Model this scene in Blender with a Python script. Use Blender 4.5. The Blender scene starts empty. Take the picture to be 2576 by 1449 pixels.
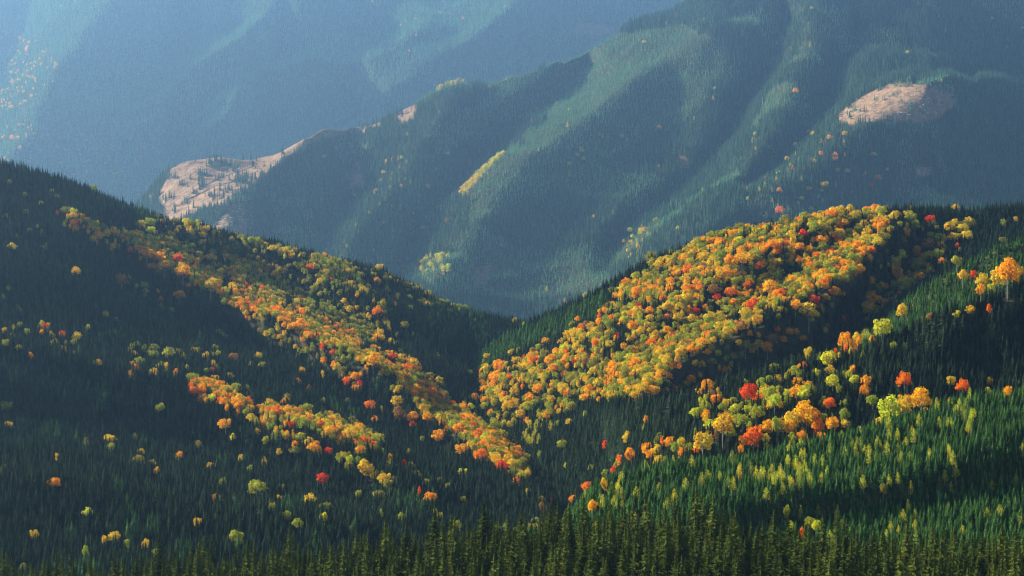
import bpy, math, random
import numpy as np
from math import radians, sin, cos, tan, pi

SC = bpy.context.scene
COL = SC.collection
rng = np.random.default_rng(11)
random.seed(11)

# ------------------------------------------------------------------ camera
W, H = 2576.0, 1449.0              # the picture plane the layout was measured on
HFOV = radians(25.0)
F = (W / 2) / tan(HFOV / 2)
PITCH = radians(-3.0)
CAMZ = 0.0
cd = bpy.data.cameras.new('camera')
cam = bpy.data.objects.new('camera', cd)
COL.objects.link(cam)
cam.location = (0, 0, CAMZ)
cam.rotation_euler = (radians(90) + PITCH, 0, 0)
cd.sensor_width = 36
cd.lens = 18 / tan(HFOV / 2)
cd.clip_start = 1.0
cd.clip_end = 60000
SC.camera = cam

# ------------------------------------------------------------------ light
SUN_AZ = radians(-55)              # from +Y (view direction), negative = left
SUN_EL = radians(26)
w = bpy.data.worlds.new('World')
SC.world = w
w.use_nodes = True
nt = w.node_tree
nt.nodes.clear()
o = nt.nodes.new('ShaderNodeOutputWorld')
b = nt.nodes.new('ShaderNodeBackground')
s = nt.nodes.new('ShaderNodeTexSky')
s.sky_type = 'NISHITA'
s.sun_disc = False
s.sun_elevation = SUN_EL
s.sun_rotation = SUN_AZ
b.inputs[1].default_value = 0.05
nt.links.new(s.outputs[0], b.inputs[0])
nt.links.new(b.outputs[0], o.inputs[0])
sl = bpy.data.lights.new('sun', 'SUN')
sl.energy = 5.0
sl.angle = radians(0.5)
sl.color = (1.0, 0.91, 0.75)
so = bpy.data.objects.new('sun', sl)
COL.objects.link(so)
so.rotation_euler = (radians(90) - SUN_EL, 0, -SUN_AZ + pi)
so.location = (-2000, 1000, 3000)
SC.view_settings.view_transform = 'Standard'
SC.view_settings.look = 'None'
SC.view_settings.gamma = 1.0
SC.view_settings.exposure = 2.35
HAZE_D = 0.40e-4
HAZE_G = 0.83
HAZE_C = (0.32, 0.60, 1.0)

SC.cycles.max_bounces = 5
SC.cycles.diffuse_bounces = 1
SC.cycles.use_denoising = True
SC.cycles.denoising_input_passes = 'RGB_ALBEDO_NORMAL'
SC.cycles.denoising_prefilter = 'ACCURATE'
SC.cycles.pixel_filter_type = 'BLACKMAN_HARRIS'
SC.cycles.filter_width = 1.2
SC.cycles.transmission_bounces = 2
SC.cycles.volume_bounces = 0

# ------------------------------------------------------------------ helpers
CP, SP = cos(PITCH), sin(PITCH)


def unproj(x, y, d):
    u = (x - W / 2) / F
    v = (H / 2 - y) / F
    return np.stack([d * u, d * (CP - v * SP), d * (SP + v * CP) + CAMZ], -1)


def proj(P):
    z = P[..., 2] - CAMZ
    d = P[..., 1] * CP + z * SP
    v = (-P[..., 1] * SP + z * CP) / d
    u = P[..., 0] / d
    return W / 2 + u * F, H / 2 - v * F, d


def cv(pts, x, k=0):
    p = np.array(pts, float)
    return np.interp(x, p[:, 0], p[:, 1])


def smooth1(a, n):
    k = np.hanning(n + 2)[1:-1]
    k /= k.sum()
    return np.convolve(np.pad(a, (n // 2, n - 1 - n // 2), 'edge'), k, 'valid')


def pdist(x, y, pts):
    best = np.full(np.shape(x), 1e9)
    for (ax, ay), (bx, by) in zip(pts[:-1], pts[1:]):
        vx, vy = bx - ax, by - ay
        t = np.clip(((x - ax) * vx + (y - ay) * vy) / (vx * vx + vy * vy), 0, 1)
        best = np.minimum(best, np.hypot(x - ax - t * vx, y - ay - t * vy))
    return best


def inpoly(x, y, poly):
    r = np.zeros(np.shape(x), bool)
    n = len(poly)
    for i in range(n):
        x1, y1 = poly[i]
        x2, y2 = poly[(i + 1) % n]
        c = ((y1 > y) != (y2 > y)) & (x < (x2 - x1) * (y - y1) / (y2 - y1 + 1e-9) + x1)
        r ^= c
    return r


class VNoise:
    def __init__(self, seed):
        self.t = np.random.default_rng(seed).random((256, 256))

    def one(self, x, y):
        xi = np.floor(x).astype(int)
        yi = np.floor(y).astype(int)
        fx, fy = x - xi, y - yi
        fx = fx * fx * (3 - 2 * fx)
        fy = fy * fy * (3 - 2 * fy)
        t = self.t
        a = t[xi % 256, yi % 256]
        b_ = t[(xi + 1) % 256, yi % 256]
        c = t[xi % 256, (yi + 1) % 256]
        d = t[(xi + 1) % 256, (yi + 1) % 256]
        return (a * (1 - fx) + b_ * fx) * (1 - fy) + (c * (1 - fx) + d * fx) * fy - .5

    def __call__(self, x, y, oct=4):
        r = 0
        for k in range(oct):
            r = r + self.one(x * 2 ** k + 17.3 * k, y * 2 ** k + 5.1 * k) / 2 ** k
        return r


N1, N2, N3 = VNoise(1), VNoise(2), VNoise(3)


def link(name, me, kind=None, parent=None):
    ob = bpy.data.objects.new(name, me)
    COL.objects.link(ob)
    if kind:
        ob['kind'] = kind
    if parent:
        ob.parent = parent
    return ob


def mesh_np(name, V, faces, mats=()):
    me = bpy.data.meshes.new(name)
    me.from_pydata(np.asarray(V).tolist(), [], [list(map(int, f)) for f in faces])
    for m in mats:
        me.materials.append(m)
    me.update()
    return me


# ------------------------------------------------------------------ materials
def new_mat(name):
    m = bpy.data.materials.new(name)
    m.use_nodes = True
    m.node_tree.nodes.clear()
    return m, m.node_tree.nodes, m.node_tree.links


def foliage(name, c1, c2, transl=0.25, var=0.45, nscale=3.0):
    m, n, l = new_mat(name)
    out = n.new('ShaderNodeOutputMaterial')
    oi = n.new('ShaderNodeObjectInfo')
    mx = n.new('ShaderNodeMix')
    mx.data_type = 'RGBA'
    mx.inputs['A'].default_value = (*c1, 1)
    mx.inputs['B'].default_value = (*c2, 1)
    l.new(oi.outputs['Random'], mx.inputs['Factor'])
    tc = n.new('ShaderNodeTexCoord')
    nz = n.new('ShaderNodeTexNoise')
    nz.inputs['Scale'].default_value = nscale
    nz.inputs['Detail'].default_value = 2
    l.new(tc.outputs['Object'], nz.inputs['Vector'])
    mr = n.new('ShaderNodeMapRange')
    mr.inputs['From Min'].default_value = .3
    mr.inputs['From Max'].default_value = .7
    mr.inputs['To Min'].default_value = 1 - var
    mr.inputs['To Max'].default_value = 1 + var
    l.new(nz.outputs[0], mr.inputs['Value'])
    hs = n.new('ShaderNodeHueSaturation')
    l.new(mx.outputs['Result'], hs.inputs['Color'])
    l.new(mr.outputs[0], hs.inputs['Value'])
    mh = n.new('ShaderNodeMapRange')
    mh.inputs['From Min'].default_value = .3
    mh.inputs['From Max'].default_value = .7
    mh.inputs['To Min'].default_value = .5 - .03
    mh.inputs['To Max'].default_value = .5 + .03
    l.new(nz.outputs[1], mh.inputs['Value'])
    l.new(mh.outputs[0], hs.inputs['Hue'])
    df = n.new('ShaderNodeBsdfDiffuse')
    tr = n.new('ShaderNodeBsdfTranslucent')
    ms = n.new('ShaderNodeMixShader')
    ms.inputs[0].default_value = transl
    l.new(hs.outputs[0], df.inputs[0])
    l.new(hs.outputs[0], tr.inputs[0])
    l.new(df.outputs[0], ms.inputs[1])
    l.new(tr.outputs[0], ms.inputs[2])
    l.new(ms.outputs[0], out.inputs['Surface'])
    return m


def bark(name, c):
    m, n, l = new_mat(name)
    out = n.new('ShaderNodeOutputMaterial')
    nz = n.new('ShaderNodeTexNoise')
    nz.inputs['Scale'].default_value = 6
    rp = n.new('ShaderNodeValToRGB')
    rp.color_ramp.elements[0].color = (*[k * .6 for k in c], 1)
    rp.color_ramp.elements[1].color = (*[k * 1.4 for k in c], 1)
    tc = n.new('ShaderNodeTexCoord')
    l.new(tc.outputs['Object'], nz.inputs['Vector'])
    l.new(nz.outputs[0], rp.inputs[0])
    df = n.new('ShaderNodeBsdfDiffuse')
    l.new(rp.outputs[0], df.inputs[0])
    l.new(df.outputs[0], out.inputs['Surface'])
    return m


M_BARK = bark('spruce_bark', (.10, .075, .055))
M_GREY = bark('beech_bark', (.22, .20, .18))
M_WOOD = bark('weathered_wood', (.42, .36, .30))
M_TRACK = bark('track_earth', (.10, .075, .055))
M_NEAR = foliage('olive_needles', (0.0266, 0.0364, 0.0063), (0.0715, 0.0869, 0.0143), .12)
M_DARK = foliage('dark_needles', (0.0063, 0.0131, 0.0077), (0.0300, 0.0486, 0.0228), .10)
M_YOUNG = foliage('young_needles', (0.0176, 0.0501, 0.0116), (0.0649, 0.1353, 0.0319), .12)
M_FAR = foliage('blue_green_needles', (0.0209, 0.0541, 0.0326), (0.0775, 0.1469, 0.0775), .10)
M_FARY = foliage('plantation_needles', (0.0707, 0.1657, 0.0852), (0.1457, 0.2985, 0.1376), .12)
LEAF = {
    'gold': foliage('gold_leaves', (0.554, 0.313, 0.013), (0.501, 0.367, 0.022), .4),
    'yellow': foliage('yellow_leaves', (0.496, 0.423, 0.017), (0.413, 0.440, 0.024), .4),
    'green': foliage('yellow_green_leaves', (0.214, 0.255, 0.020), (0.315, 0.304, 0.024), .35),
    'olive': foliage('olive_leaves', (0.166, 0.170, 0.020), (0.281, 0.229, 0.024), .35),
    'orange': foliage('orange_leaves', (0.680, 0.239, 0.006), (0.662, 0.319, 0.007), .4),
    'flame': foliage('flame_orange_leaves', (0.662, 0.125, 0.004), (0.680, 0.181, 0.006), .4),
    'red': foliage('red_leaves', (0.602, 0.035, 0.007), (0.584, 0.069, 0.007), .4),
    'rust': foliage('rust_leaves', (0.291, 0.130, 0.028), (0.234, 0.119, 0.039), .3),
}


# ------------------------------------------------------------------ terrain layers
RELIEF = 1.0
KN, KE, KF = .70, .90, 1.08      # depth scale of the near and of the far layers
class Layer:
    def __init__(self, name, x0, x1, step, crest, dcrest, foot, dfoot, h, relief=(), nu=60, p=1.0,
                 extra=None, back=(500, .45), front=(200, .35), noise=(6, 300), sm=9):
        k_ = {'middle_mountain': KE, 'far_mountain': KF}.get(name, KN)
        h = h * k_
        dcrest = [(a, b_ * k_) for a, b_ in dcrest]
        dfoot = [(a, b_ * k_) for a, b_ in dfoot]
        back = (back[0] * k_, back[1])
        front = (front[0] * k_, front[1])
        noise = (noise[0] * k_, noise[1] * k_)
        self.name, self.h, self.k = name, h, k_
        xs = np.arange(x0, x1 + 1, step, float)
        yc = smooth1(cv(crest, xs), sm)
        yf = smooth1(cv(foot, xs), sm)
        dc = smooth1(cv(dcrest, xs), 15)
        df = smooth1(cv(dfoot, xs), 15)
        ss = np.linspace(0, 1, nu)
        X, S = np.meshgrid(xs, ss)
        Y = yf + (yc - yf) * S
        D = df + (dc - df) * S ** p
        for pts, wd, amp in relief:
            amp *= RELIEF * k_
            q = pdist(X, Y, pts) / wd
            D = D + amp * np.exp(-q * q) if amp > 0 else D + amp * np.exp(-np.abs(q) ** 1.5)
        if extra is not None:
            D = D + extra(X, Y) * k_
        # keep depth growing up the picture
        mn = (dc - df) / nu * .12
        for k in range(1, nu):
            D[k] = np.maximum(D[k], D[k - 1] + mn)
        self.xs, self.yc, self.yf, self.D, self.nu = xs, yc, yf, D, nu
        C = unproj(X, Y, D)
        # back slope: away from the camera and down, rounding over
        bl, bs = back
        rows = []
        dirv = C[-1].copy()
        dirv[:, 2] = 0
        dirv /= np.linalg.norm(dirv, axis=1)[:, None]
        slope0 = np.clip((C[-1, :, 2] - C[-3, :, 2]) / np.maximum(1, np.linalg.norm((C[-1] - C[-3])[:, :2], axis=1)), 0, .5)
        slope0 = smooth1(slope0, 15)
        nb = 14
        z = C[-1, :, 2].copy()
        pos = C[-1].copy()
        for k in range(nb):
            st = bl / nb * (.3 if k < 5 else 1.2)
            t = min(1, (k + 1) / 5)
            g = slope0 * .0 * (1 - t) - bs * t
            pos = pos + dirv * st
            pos[:, 2] += g * st
            rows.append(pos.copy())
        fr = []
        pos = C[0].copy()
        fl, fs = front
        for k in range(5):
            pos = pos - dirv * (fl / 5)
            pos[:, 2] -= fs * fl / 5
            fr.append(pos.copy())
        self.nf = len(fr)
        G = np.concatenate([np.array(fr[::-1]), C, np.array(rows)], 0)
        G[..., 2] -= h
        a, wl = noise
        G[..., 2] += a * N1(G[..., 0] / wl + 31, G[..., 1] / wl + 7)
        G[..., 2] += a * .42 * N2(G[..., 0] / wl * 3.1, G[..., 1] / wl * 3.1)
        if k_ != KN:
            G[..., 2] += a * .2 * N3(G[..., 0] / wl * 8.3, G[..., 1] / wl * 6.3, 3)
        self.G = G

    def at(self, x, y):
        """canopy depth at picture point, or inf"""
        if x < self.xs[0] or x > self.xs[-1]:
            return np.inf
        yc = np.interp(x, self.xs, self.yc)
        yf = np.interp(x, self.xs, self.yf)
        if y < yc or y > yf:
            return np.inf
        s_ = (y - yf) / (yc - yf) * (self.nu - 1)
        i = (x - self.xs[0]) / (self.xs[1] - self.xs[0])
        k, j = int(min(s_, self.nu - 2)), int(min(i, len(self.xs) - 2))
        a, b_ = s_ - k, i - j
        D = self.D
        return (D[k, j] * (1 - b_) + D[k, j + 1] * b_) * (1 - a) + (D[k + 1, j] * (1 - b_) + D[k + 1, j + 1] * b_) * a


def creek(y):
    return np.interp(y, [700, 780, 850, 900, 960, 1050, 1130, 1210, 1290, 1400],
                     [1500, 1330, 1235, 1165, 1150, 1195, 1285, 1360, 1410, 1480])


LA = Layer('foreground_ridge', -900, 3500, 12,
           [(-260, 1440), (150, 1418), (500, 1385), (800, 1372), (1000, 1345), (1200, 1303), (1350, 1276), (1500, 1274),
            (1700, 1284), (1900, 1325), (2100, 1352), (2300, 1376), (2600, 1378), (2840, 1370)],
           [(-260, 860), (1300, 890), (2840, 850)],
           [(-260, 1560), (2840, 1560)], [(-260, 700), (2840, 700)], 24, back=(340, .75), front=(20, .1), noise=(5, 60), nu=24)
LB = Layer('lower_right_hill', 1330, 3400, 10,
           [(1330, 1330), (1420, 1290), (1500, 1208), (1560, 1186), (1650, 1160), (1750, 1142), (1850, 1130), (1950, 1115),
            (2100, 1085), (2200, 1060), (2300, 1030), (2450, 990), (2576, 968), (2840, 930)],
           [(1330, 1180), (1500, 1190), (2200, 1270), (2840, 1330)],
           [(1330, 1500), (2840, 1500)], [(1330, 1010), (2840, 1030)], 6.5,
           relief=[([(2576, 1180), (2300, 1250), (1900, 1300)], 45, 14), ([(2576, 1060), (2200, 1180), (1700, 1260)], 70, -25)],
           back=(160, .6), front=(100, .3), noise=(4, 60), nu=50)
LC1 = Layer('right_spur', 1440, 3400, 10,
            [(1440, 1100), (1500, 1040), (1600, 1012), (1700, 995), (1830, 950), (1950, 920), (2050, 872), (2150, 832),
             (2230, 775), (2300, 705), (2400, 645), (2500, 593), (2576, 568), (2840, 490)],
            [(1440, 2350), (1560, 1850), (1700, 1680), (2300, 1800), (2840, 1850)],
            [(1440, 1330), (1700, 1230), (2840, 1150)], [(1440, 2150), (1560, 1640), (1700, 1400), (2840, 1480)], 10.5,
            relief=[([(2500, 950), (2300, 860), (2200, 800)], 60, 40), ([(2576, 760), (2350, 880), (2100, 960), (1800, 1060)], 70, -40),
                    ([(2750, 660), (2600, 700), (2430, 750), (2290, 800), (2180, 868)], 42, -48)],
            back=(240, .7), front=(250, .35), noise=(6, 110), nu=60)
LC2 = Layer('golden_hill', 1090, 3400, 10,
            [(1090, 1010), (1130, 940), (1160, 905), (1200, 880), (1280, 822), (1400, 770), (1500, 725), (1550, 690),
             (1650, 640), (1750, 600), (1870, 560), (1950, 545), (2100, 520), (2250, 505), (2400, 518), (2576, 522), (2840, 530)],
            [(1090, 2750), (1200, 2700), (1300, 2620), (1500, 2450), (1900, 2420), (2250, 2500), (2840, 2550)],
            [(1090, 965), (1150, 990), (1195, 1052), (1285, 1134), (1360, 1214), (1410, 1292), (1550, 1290), (1700, 1170), (2000, 1040), (2300, 880), (2576, 760), (2840, 700)],
            [(1090, 2560), (1150, 2480), (1195, 2360), (1285, 2170), (1360, 1990), (1410, 1850), (1550, 1680), (1700, 1780), (2000, 1880), (2300, 1990), (2840, 2050)], 10.5,
            relief=[([(2100, 540), (1900, 640), (1700, 760), (1500, 880), (1300, 980)], 55, -45),
                    ([(2250, 560), (2100, 700), (1950, 790), (1750, 900), (1550, 1000)], 50, -75),
                    ([(2300, 640), (2150, 820), (2020, 900), (1850, 960), (1700, 1010)], 34, 80),
                    ([(2000, 690), (1850, 780), (1650, 860), (1400, 960)], 26, 20)],
            back=(420, .6), front=(240, .5), noise=(8, 140), nu=90)
LD = Layer('left_slope', -900, 1500, 8,
           [(-900, 250), (-260, 350), (0, 402), (100, 430), (200, 465), (300, 510), (400, 540), (500, 566), (600, 588), (700, 605),
            (800, 625), (870, 640), (950, 665), (1000, 690), (1100, 730), (1200, 765), (1300, 792), (1500, 850)],
           [(-260, 2700), (600, 3000), (1000, 3000), (1300, 3100), (1500, 3300)],
           [(-260, 1480), (1500, 1480)], [(-260, 1300), (800, 1330), (1500, 1500)], 11, p=1.25,
           relief=[([(180, 540), (350, 612), (500, 690), (650, 770), (800, 850), (950, 915), (1100, 1015), (1200, 1085), (1300, 1170), (1380, 1260)], 48, -80),
                   ([(300, 680), (450, 770), (600, 850), (720, 890), (850, 960), (950, 1010), (1100, 1110)], 55, 95),
                   ([(-100, 780), (100, 850), (300, 905), (500, 955), (650, 1015), (800, 1060), (950, 1120), (1080, 1210)], 45, -80),
                   ([(0, 1010), (300, 1060), (500, 1100), (700, 1160), (900, 1230)], 48, 80),
                   ([(550, 640), (750, 720), (900, 800), (1050, 930), (1120, 1000)], 34, 70),
                   ([(500, 570), (800, 690), (1000, 780), (1130, 850)], 30, -70),
                   ([(0, 1180), (300, 1230), (600, 1280), (900, 1330)], 50, -55),
                   ([(0, 640), (200, 700), (400, 760)], 40, -50)],
           extra=lambda x, y: 1.3 * np.maximum(0, x - creek(y) - 12),
           back=(600, .55), front=(200, .3), noise=(16, 260), nu=150)
LE = Layer('middle_mountain', 230, 3500, 10,
           [(230, 640), (330, 520), (380, 460), (430, 405), (480, 372), (540, 355), (640, 362), (700, 352), (760, 330),
            (820, 308), (900, 290), (950, 278), (1000, 262), (1050, 240), (1100, 216), (1200, 190), (1300, 165), (1400, 136),
            (1460, 120), (1530, 82), (1620, 38), (1700, 0), (1760, -40), (2000, -130), (2300, -170), (2880, -180)],
           [(230, 7000), (600, 7000), (1100, 7800), (1700, 8600), (2100, 8500), (2880, 7900)],
           [(230, 900), (2880, 900)], [(230, 5500), (1300, 5500), (1700, 5200), (2880, 4600)], 21,
           relief=[([(1780, 50), (1620, 170), (1470, 290), (1340, 400), (1230, 500), (1130, 610), (1080, 700)], 100, -294),
                   ([(1480, 150), (1330, 270), (1210, 380), (1130, 480), (1060, 570), (1000, 660)], 38, 310),
                   ([(1130, 240), (1080, 330), (1000, 430), (930, 520), (870, 620)], 50, -170),
                   ([(900, 300), (850, 430), (800, 600)], 40, 201),
                   ([(760, 340), (720, 420), (640, 520), (600, 600)], 34, -139),
                   ([(730, 430), (650, 540), (610, 610)], 30, 150),
                   ([(715, 375), (650, 430), (575, 520), (540, 600)], 55, -170),
                   ([(2040, 30), (1980, 170), (1900, 320), (1800, 450), (1680, 560), (1580, 650)], 70, -232),
                   ([(1980, 40), (1920, 170), (1850, 300), (1760, 420), (1640, 520), (1540, 620)], 44, 294),
                   ([(2576, 60), (2400, 170), (2250, 250), (2100, 350), (1950, 460), (1800, 540), (1680, 620)], 85, -248),
                   ([(2150, 80), (2090, 220), (2000, 340), (1880, 450)], 34, 201),
                   ([(2576, 330), (2400, 400), (2200, 500)], 60, 232),
                   ([(1250, 640), (1400, 620), (1550, 640)], 26, -77)],
           extra=lambda x, y: 2.6 * np.maximum(0, x - 2330) + 1.6 * np.maximum(0, x - 2130) * (y < 190),
           back=(1800, .5), front=(600, .2), noise=(60, 700), nu=150)
LF = Layer('far_mountain', -900, 2100, 12,
           [(-300, -190), (2000, -190)], [(-300, 12300), (1000, 12300), (2000, 12800)],
           [(-300, 660), (2000, 660)], [(-300, 7800), (600, 8800), (2000, 9600)], 22,
           relief=[([(740, -10), (620, 105), (500, 190), (400, 265), (300, 345), (200, 430)], 69, -945),
                   ([(450, 60), (430, 180), (360, 280), (270, 370), (180, 450)], 56, 651),
                   ([(330, -80), (200, 90), (120, 210), (40, 330), (-60, 430)], 88, -855),
                   ([(40, -60), (20, 120), (-60, 260)], 63, 514),
                   ([(1050, 60), (880, 140), (720, 195), (600, 225), (535, 320)], 56, -585),
                   ([(700, 110), (600, 190), (500, 280), (430, 370)], 44, 444),
                   ([(880, 250), (760, 310), (650, 345)], 50, 274),
                   ([(1350, -40), (1250, 60), (1150, 140), (1000, 210)], 75, -495),
                   ([(1150, -60), (1000, 40), (900, 110)], 50, 274)],
           back=(2000, .5), front=(900, .1), noise=(85, 1100), nu=130)
LAYERS = [LA, LB, LC1, LC2, LD, LE, LF]

# clearings, as outlines on the ground seen in the picture
CLEAR = [
    [(428, 418), (470, 382), (530, 362), (620, 372), (655, 386), (700, 372), (705, 400), (640, 450), (560, 500), (470, 530), (400, 500)],
    [(535, 575), (575, 530), (610, 500), (622, 560), (615, 600), (560, 590)],
    [(410, 525), (450, 505), (460, 540), (430, 556)],
    [(985, 272), (1045, 262), (1042, 288), (1005, 305)],
    [(690, 372), (760, 335), (830, 312), (955, 286), (962, 308), (900, 328), (820, 338), (760, 362), (700, 395)],
    [(2105, 285), (2160, 250), (2230, 215), (2290, 207), (2390, 232), (2405, 250), (2370, 285), (2310, 300), (2200, 298), (2130, 310)],
    [(2300, 420), (2330, 415), (2350, 430), (2310, 440)],
    [(868, 415), (905, 405), (915, 450), (880, 470)],
    [(1195, 670), (1230, 665), (1232, 705), (1195, 712)],
    [(1440, 55), (1530, 60), (1540, 80), (1440, 78)],
    [(1700, 385), (1735, 400), (1735, 412), (1700, 400)],
]


def clear_mask(x, y, j=6.0, polys=None):
    xx = x + j * N3(x / 14, y / 14) * 2
    yy = y + j * N3(x / 14 + 50, y / 14 + 9) * 1.2
    r = np.zeros(np.shape(x), bool)
    for p in (CLEAR if polys is None else polys):
        r |= inpoly(xx, yy, p)
    return r


def ground_mat():
    m, n, l = new_mat('forest_ground')
    out = n.new('ShaderNodeOutputMaterial')
    at = n.new('ShaderNodeAttribute')
    at.attribute_name = 'clearing'
    geo = n.new('ShaderNodeNewGeometry')
    nz = n.new('ShaderNodeTexNoise')
    nz.inputs['Scale'].default_value = .06
    nz.inputs['Detail'].default_value = 8
    nz.inputs['Roughness'].default_value = .7
    l.new(geo.outputs['Position'], nz.inputs['Vector'])
    rp = n.new('ShaderNodeValToRGB')
    e = rp.color_ramp.elements
    e[0].position, e[0].color = .34, (.05, .04, .028, 1)
    e[1].position, e[1].color = .66, (.20, .145, .095, 1)
    for ps, c in ((.46, (.13, .085, .05, 1)), (.55, (.18, .11, .065, 1))):
        k = e.new(ps)
        k.color = c
    l.new(nz.outputs[0], rp.inputs[0])
    n2 = n.new('ShaderNodeTexNoise')
    n2.inputs['Scale'].default_value = .2
    n2.inputs['Detail'].default_value = 4
    l.new(geo.outputs['Position'], n2.inputs['Vector'])
    r2 = n.new('ShaderNodeValToRGB')
    r2.color_ramp.elements[0].color = (.018, .022, .012, 1)
    r2.color_ramp.elements[1].color = (.05, .045, .025, 1)
    l.new(n2.outputs[0], r2.inputs[0])
    mx = n.new('ShaderNodeMix')
    mx.data_type = 'RGBA'
    l.new(at.outputs['Fac'], mx.inputs['Factor'])
    l.new(r2.outputs[0], mx.inputs['A'])
    l.new(rp.outputs[0], mx.inputs['B'])
    df = n.new('ShaderNodeBsdfDiffuse')
    l.new(mx.outputs['Result'], df.inputs[0])
    bp = n.new('ShaderNodeBump')
    bp.inputs['Distance'].default_value = 6
    bp.inputs['Strength'].default_value = .6
    l.new(nz.outputs[0], bp.inputs['Height'])
    l.new(bp.outputs[0], df.inputs['Normal'])
    l.new(df.outputs[0], out.inputs['Surface'])
    return m


M_GROUND = ground_mat()
for L in LAYERS:
    G = L.G
    r, c = G.shape[:2]
    idx = np.arange(r * c).reshape(r, c)
    fc = np.stack([idx[:-1, :-1], idx[:-1, 1:], idx[1:, 1:], idx[1:, :-1]], -1).reshape(-1, 4)
    me = mesh_np(L.name, G.reshape(-1, 3), fc, [M_GROUND])
    px, py, pd = proj(G.reshape(-1, 3))
    a = me.attributes.new('clearing', 'FLOAT', 'POINT')
    val = np.zeros(len(px))
    if L in (LE, LF):
        pl = CLEAR[9:10] if L is LF else CLEAR[:9] + CLEAR[10:]
        val = (clear_mask(px, py, polys=pl) | clear_mask(px, py - 9, polys=pl)).astype(float)
    a.data.foreach_set('value', val.astype(np.float32))
    me.polygons.foreach_set('use_smooth', np.ones(len(fc), bool))
    ob = link(L.name, me, 'structure')
# valley floor under everything
ZTOP = max(float(L.G[..., 2].max()) for L in LAYERS)
GZ = min(float(L.G[L.nf:, :, 2].min()) for L in LAYERS if L not in (LE, LF)) - 60
print('Z range', GZ, ZTOP)
V = [(-13400, -400, GZ), (13400, -400, GZ), (13400, 29500, GZ), (-13400, 29500, GZ)]
link('valley_ground', mesh_np('valley_ground', V, [(0, 1, 2, 3)], [M_GROUND]), 'structure')
# hillside under the camera
ys = np.linspace(-300, 760, 24) * KN
xs_ = np.linspace(-420, 420, 24) * KN
Vs = [(x, y, -6 - max(0, y) * .224 - 24 * max(0, (y - 560 * KN) / (200 * KN)) ** 1.5 - abs(x) * .02 + 3 * float(N1(x / 90, y / 90))) for y in ys for x in xs_]
fs = [(j * 24 + i, j * 24 + i + 1, (j + 1) * 24 + i + 1, (j + 1) * 24 + i) for j in range(23) for i in range(23)]
link('near_hillside', mesh_np('near_hillside', Vs, fs, [M_GROUND]), 'structure')

# ------------------------------------------------------------------ canopy occlusion buffer (to skip what stays hidden)
BS = 8
BW, BH = int(3300 / BS), int(1900 / BS)
zb = np.full((BH, BW), np.inf)
for L in LAYERS:
    G = L.G[L.nf:].copy()
    G[..., 2] += L.h * .8
    for su in np.linspace(0, 1, 5)[:-1]:
        for sv in np.linspace(0, 1, 5)[:-1]:
            A = (G[:-1, :-1] * (1 - su) + G[1:, :-1] * su) * (1 - sv) + (G[:-1, 1:] * (1 - su) + G[1:, 1:] * su) * sv
            px, py, pd = proj(A)
            i = ((px + 300) / BS).astype(int).ravel()
            j = ((py + 250) / BS).astype(int).ravel()
            ok = (i >= 0) & (i < BW) & (j >= 0) & (j < BH)
            np.minimum.at(zb, (j[ok], i[ok]), pd.ravel()[ok])


def visible(P, h, lift=48):
    """is the tree top, raised by `lift` picture units, in front of the canopy there"""
    T = P.copy()
    T[:, 2] += h
    px, py, pd = proj(T)
    ok = (px > -230) & (px < W + 230) & (py > -70) & (py < H + 30)
    i = np.clip(((px + 300) / BS).astype(int), 0, BW - 1)
    j = np.clip(((py - lift + 250) / BS).astype(int), 0, BH - 1)
    return ok & (pd < zb[j, i] * 1.03 + 25)


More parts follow.
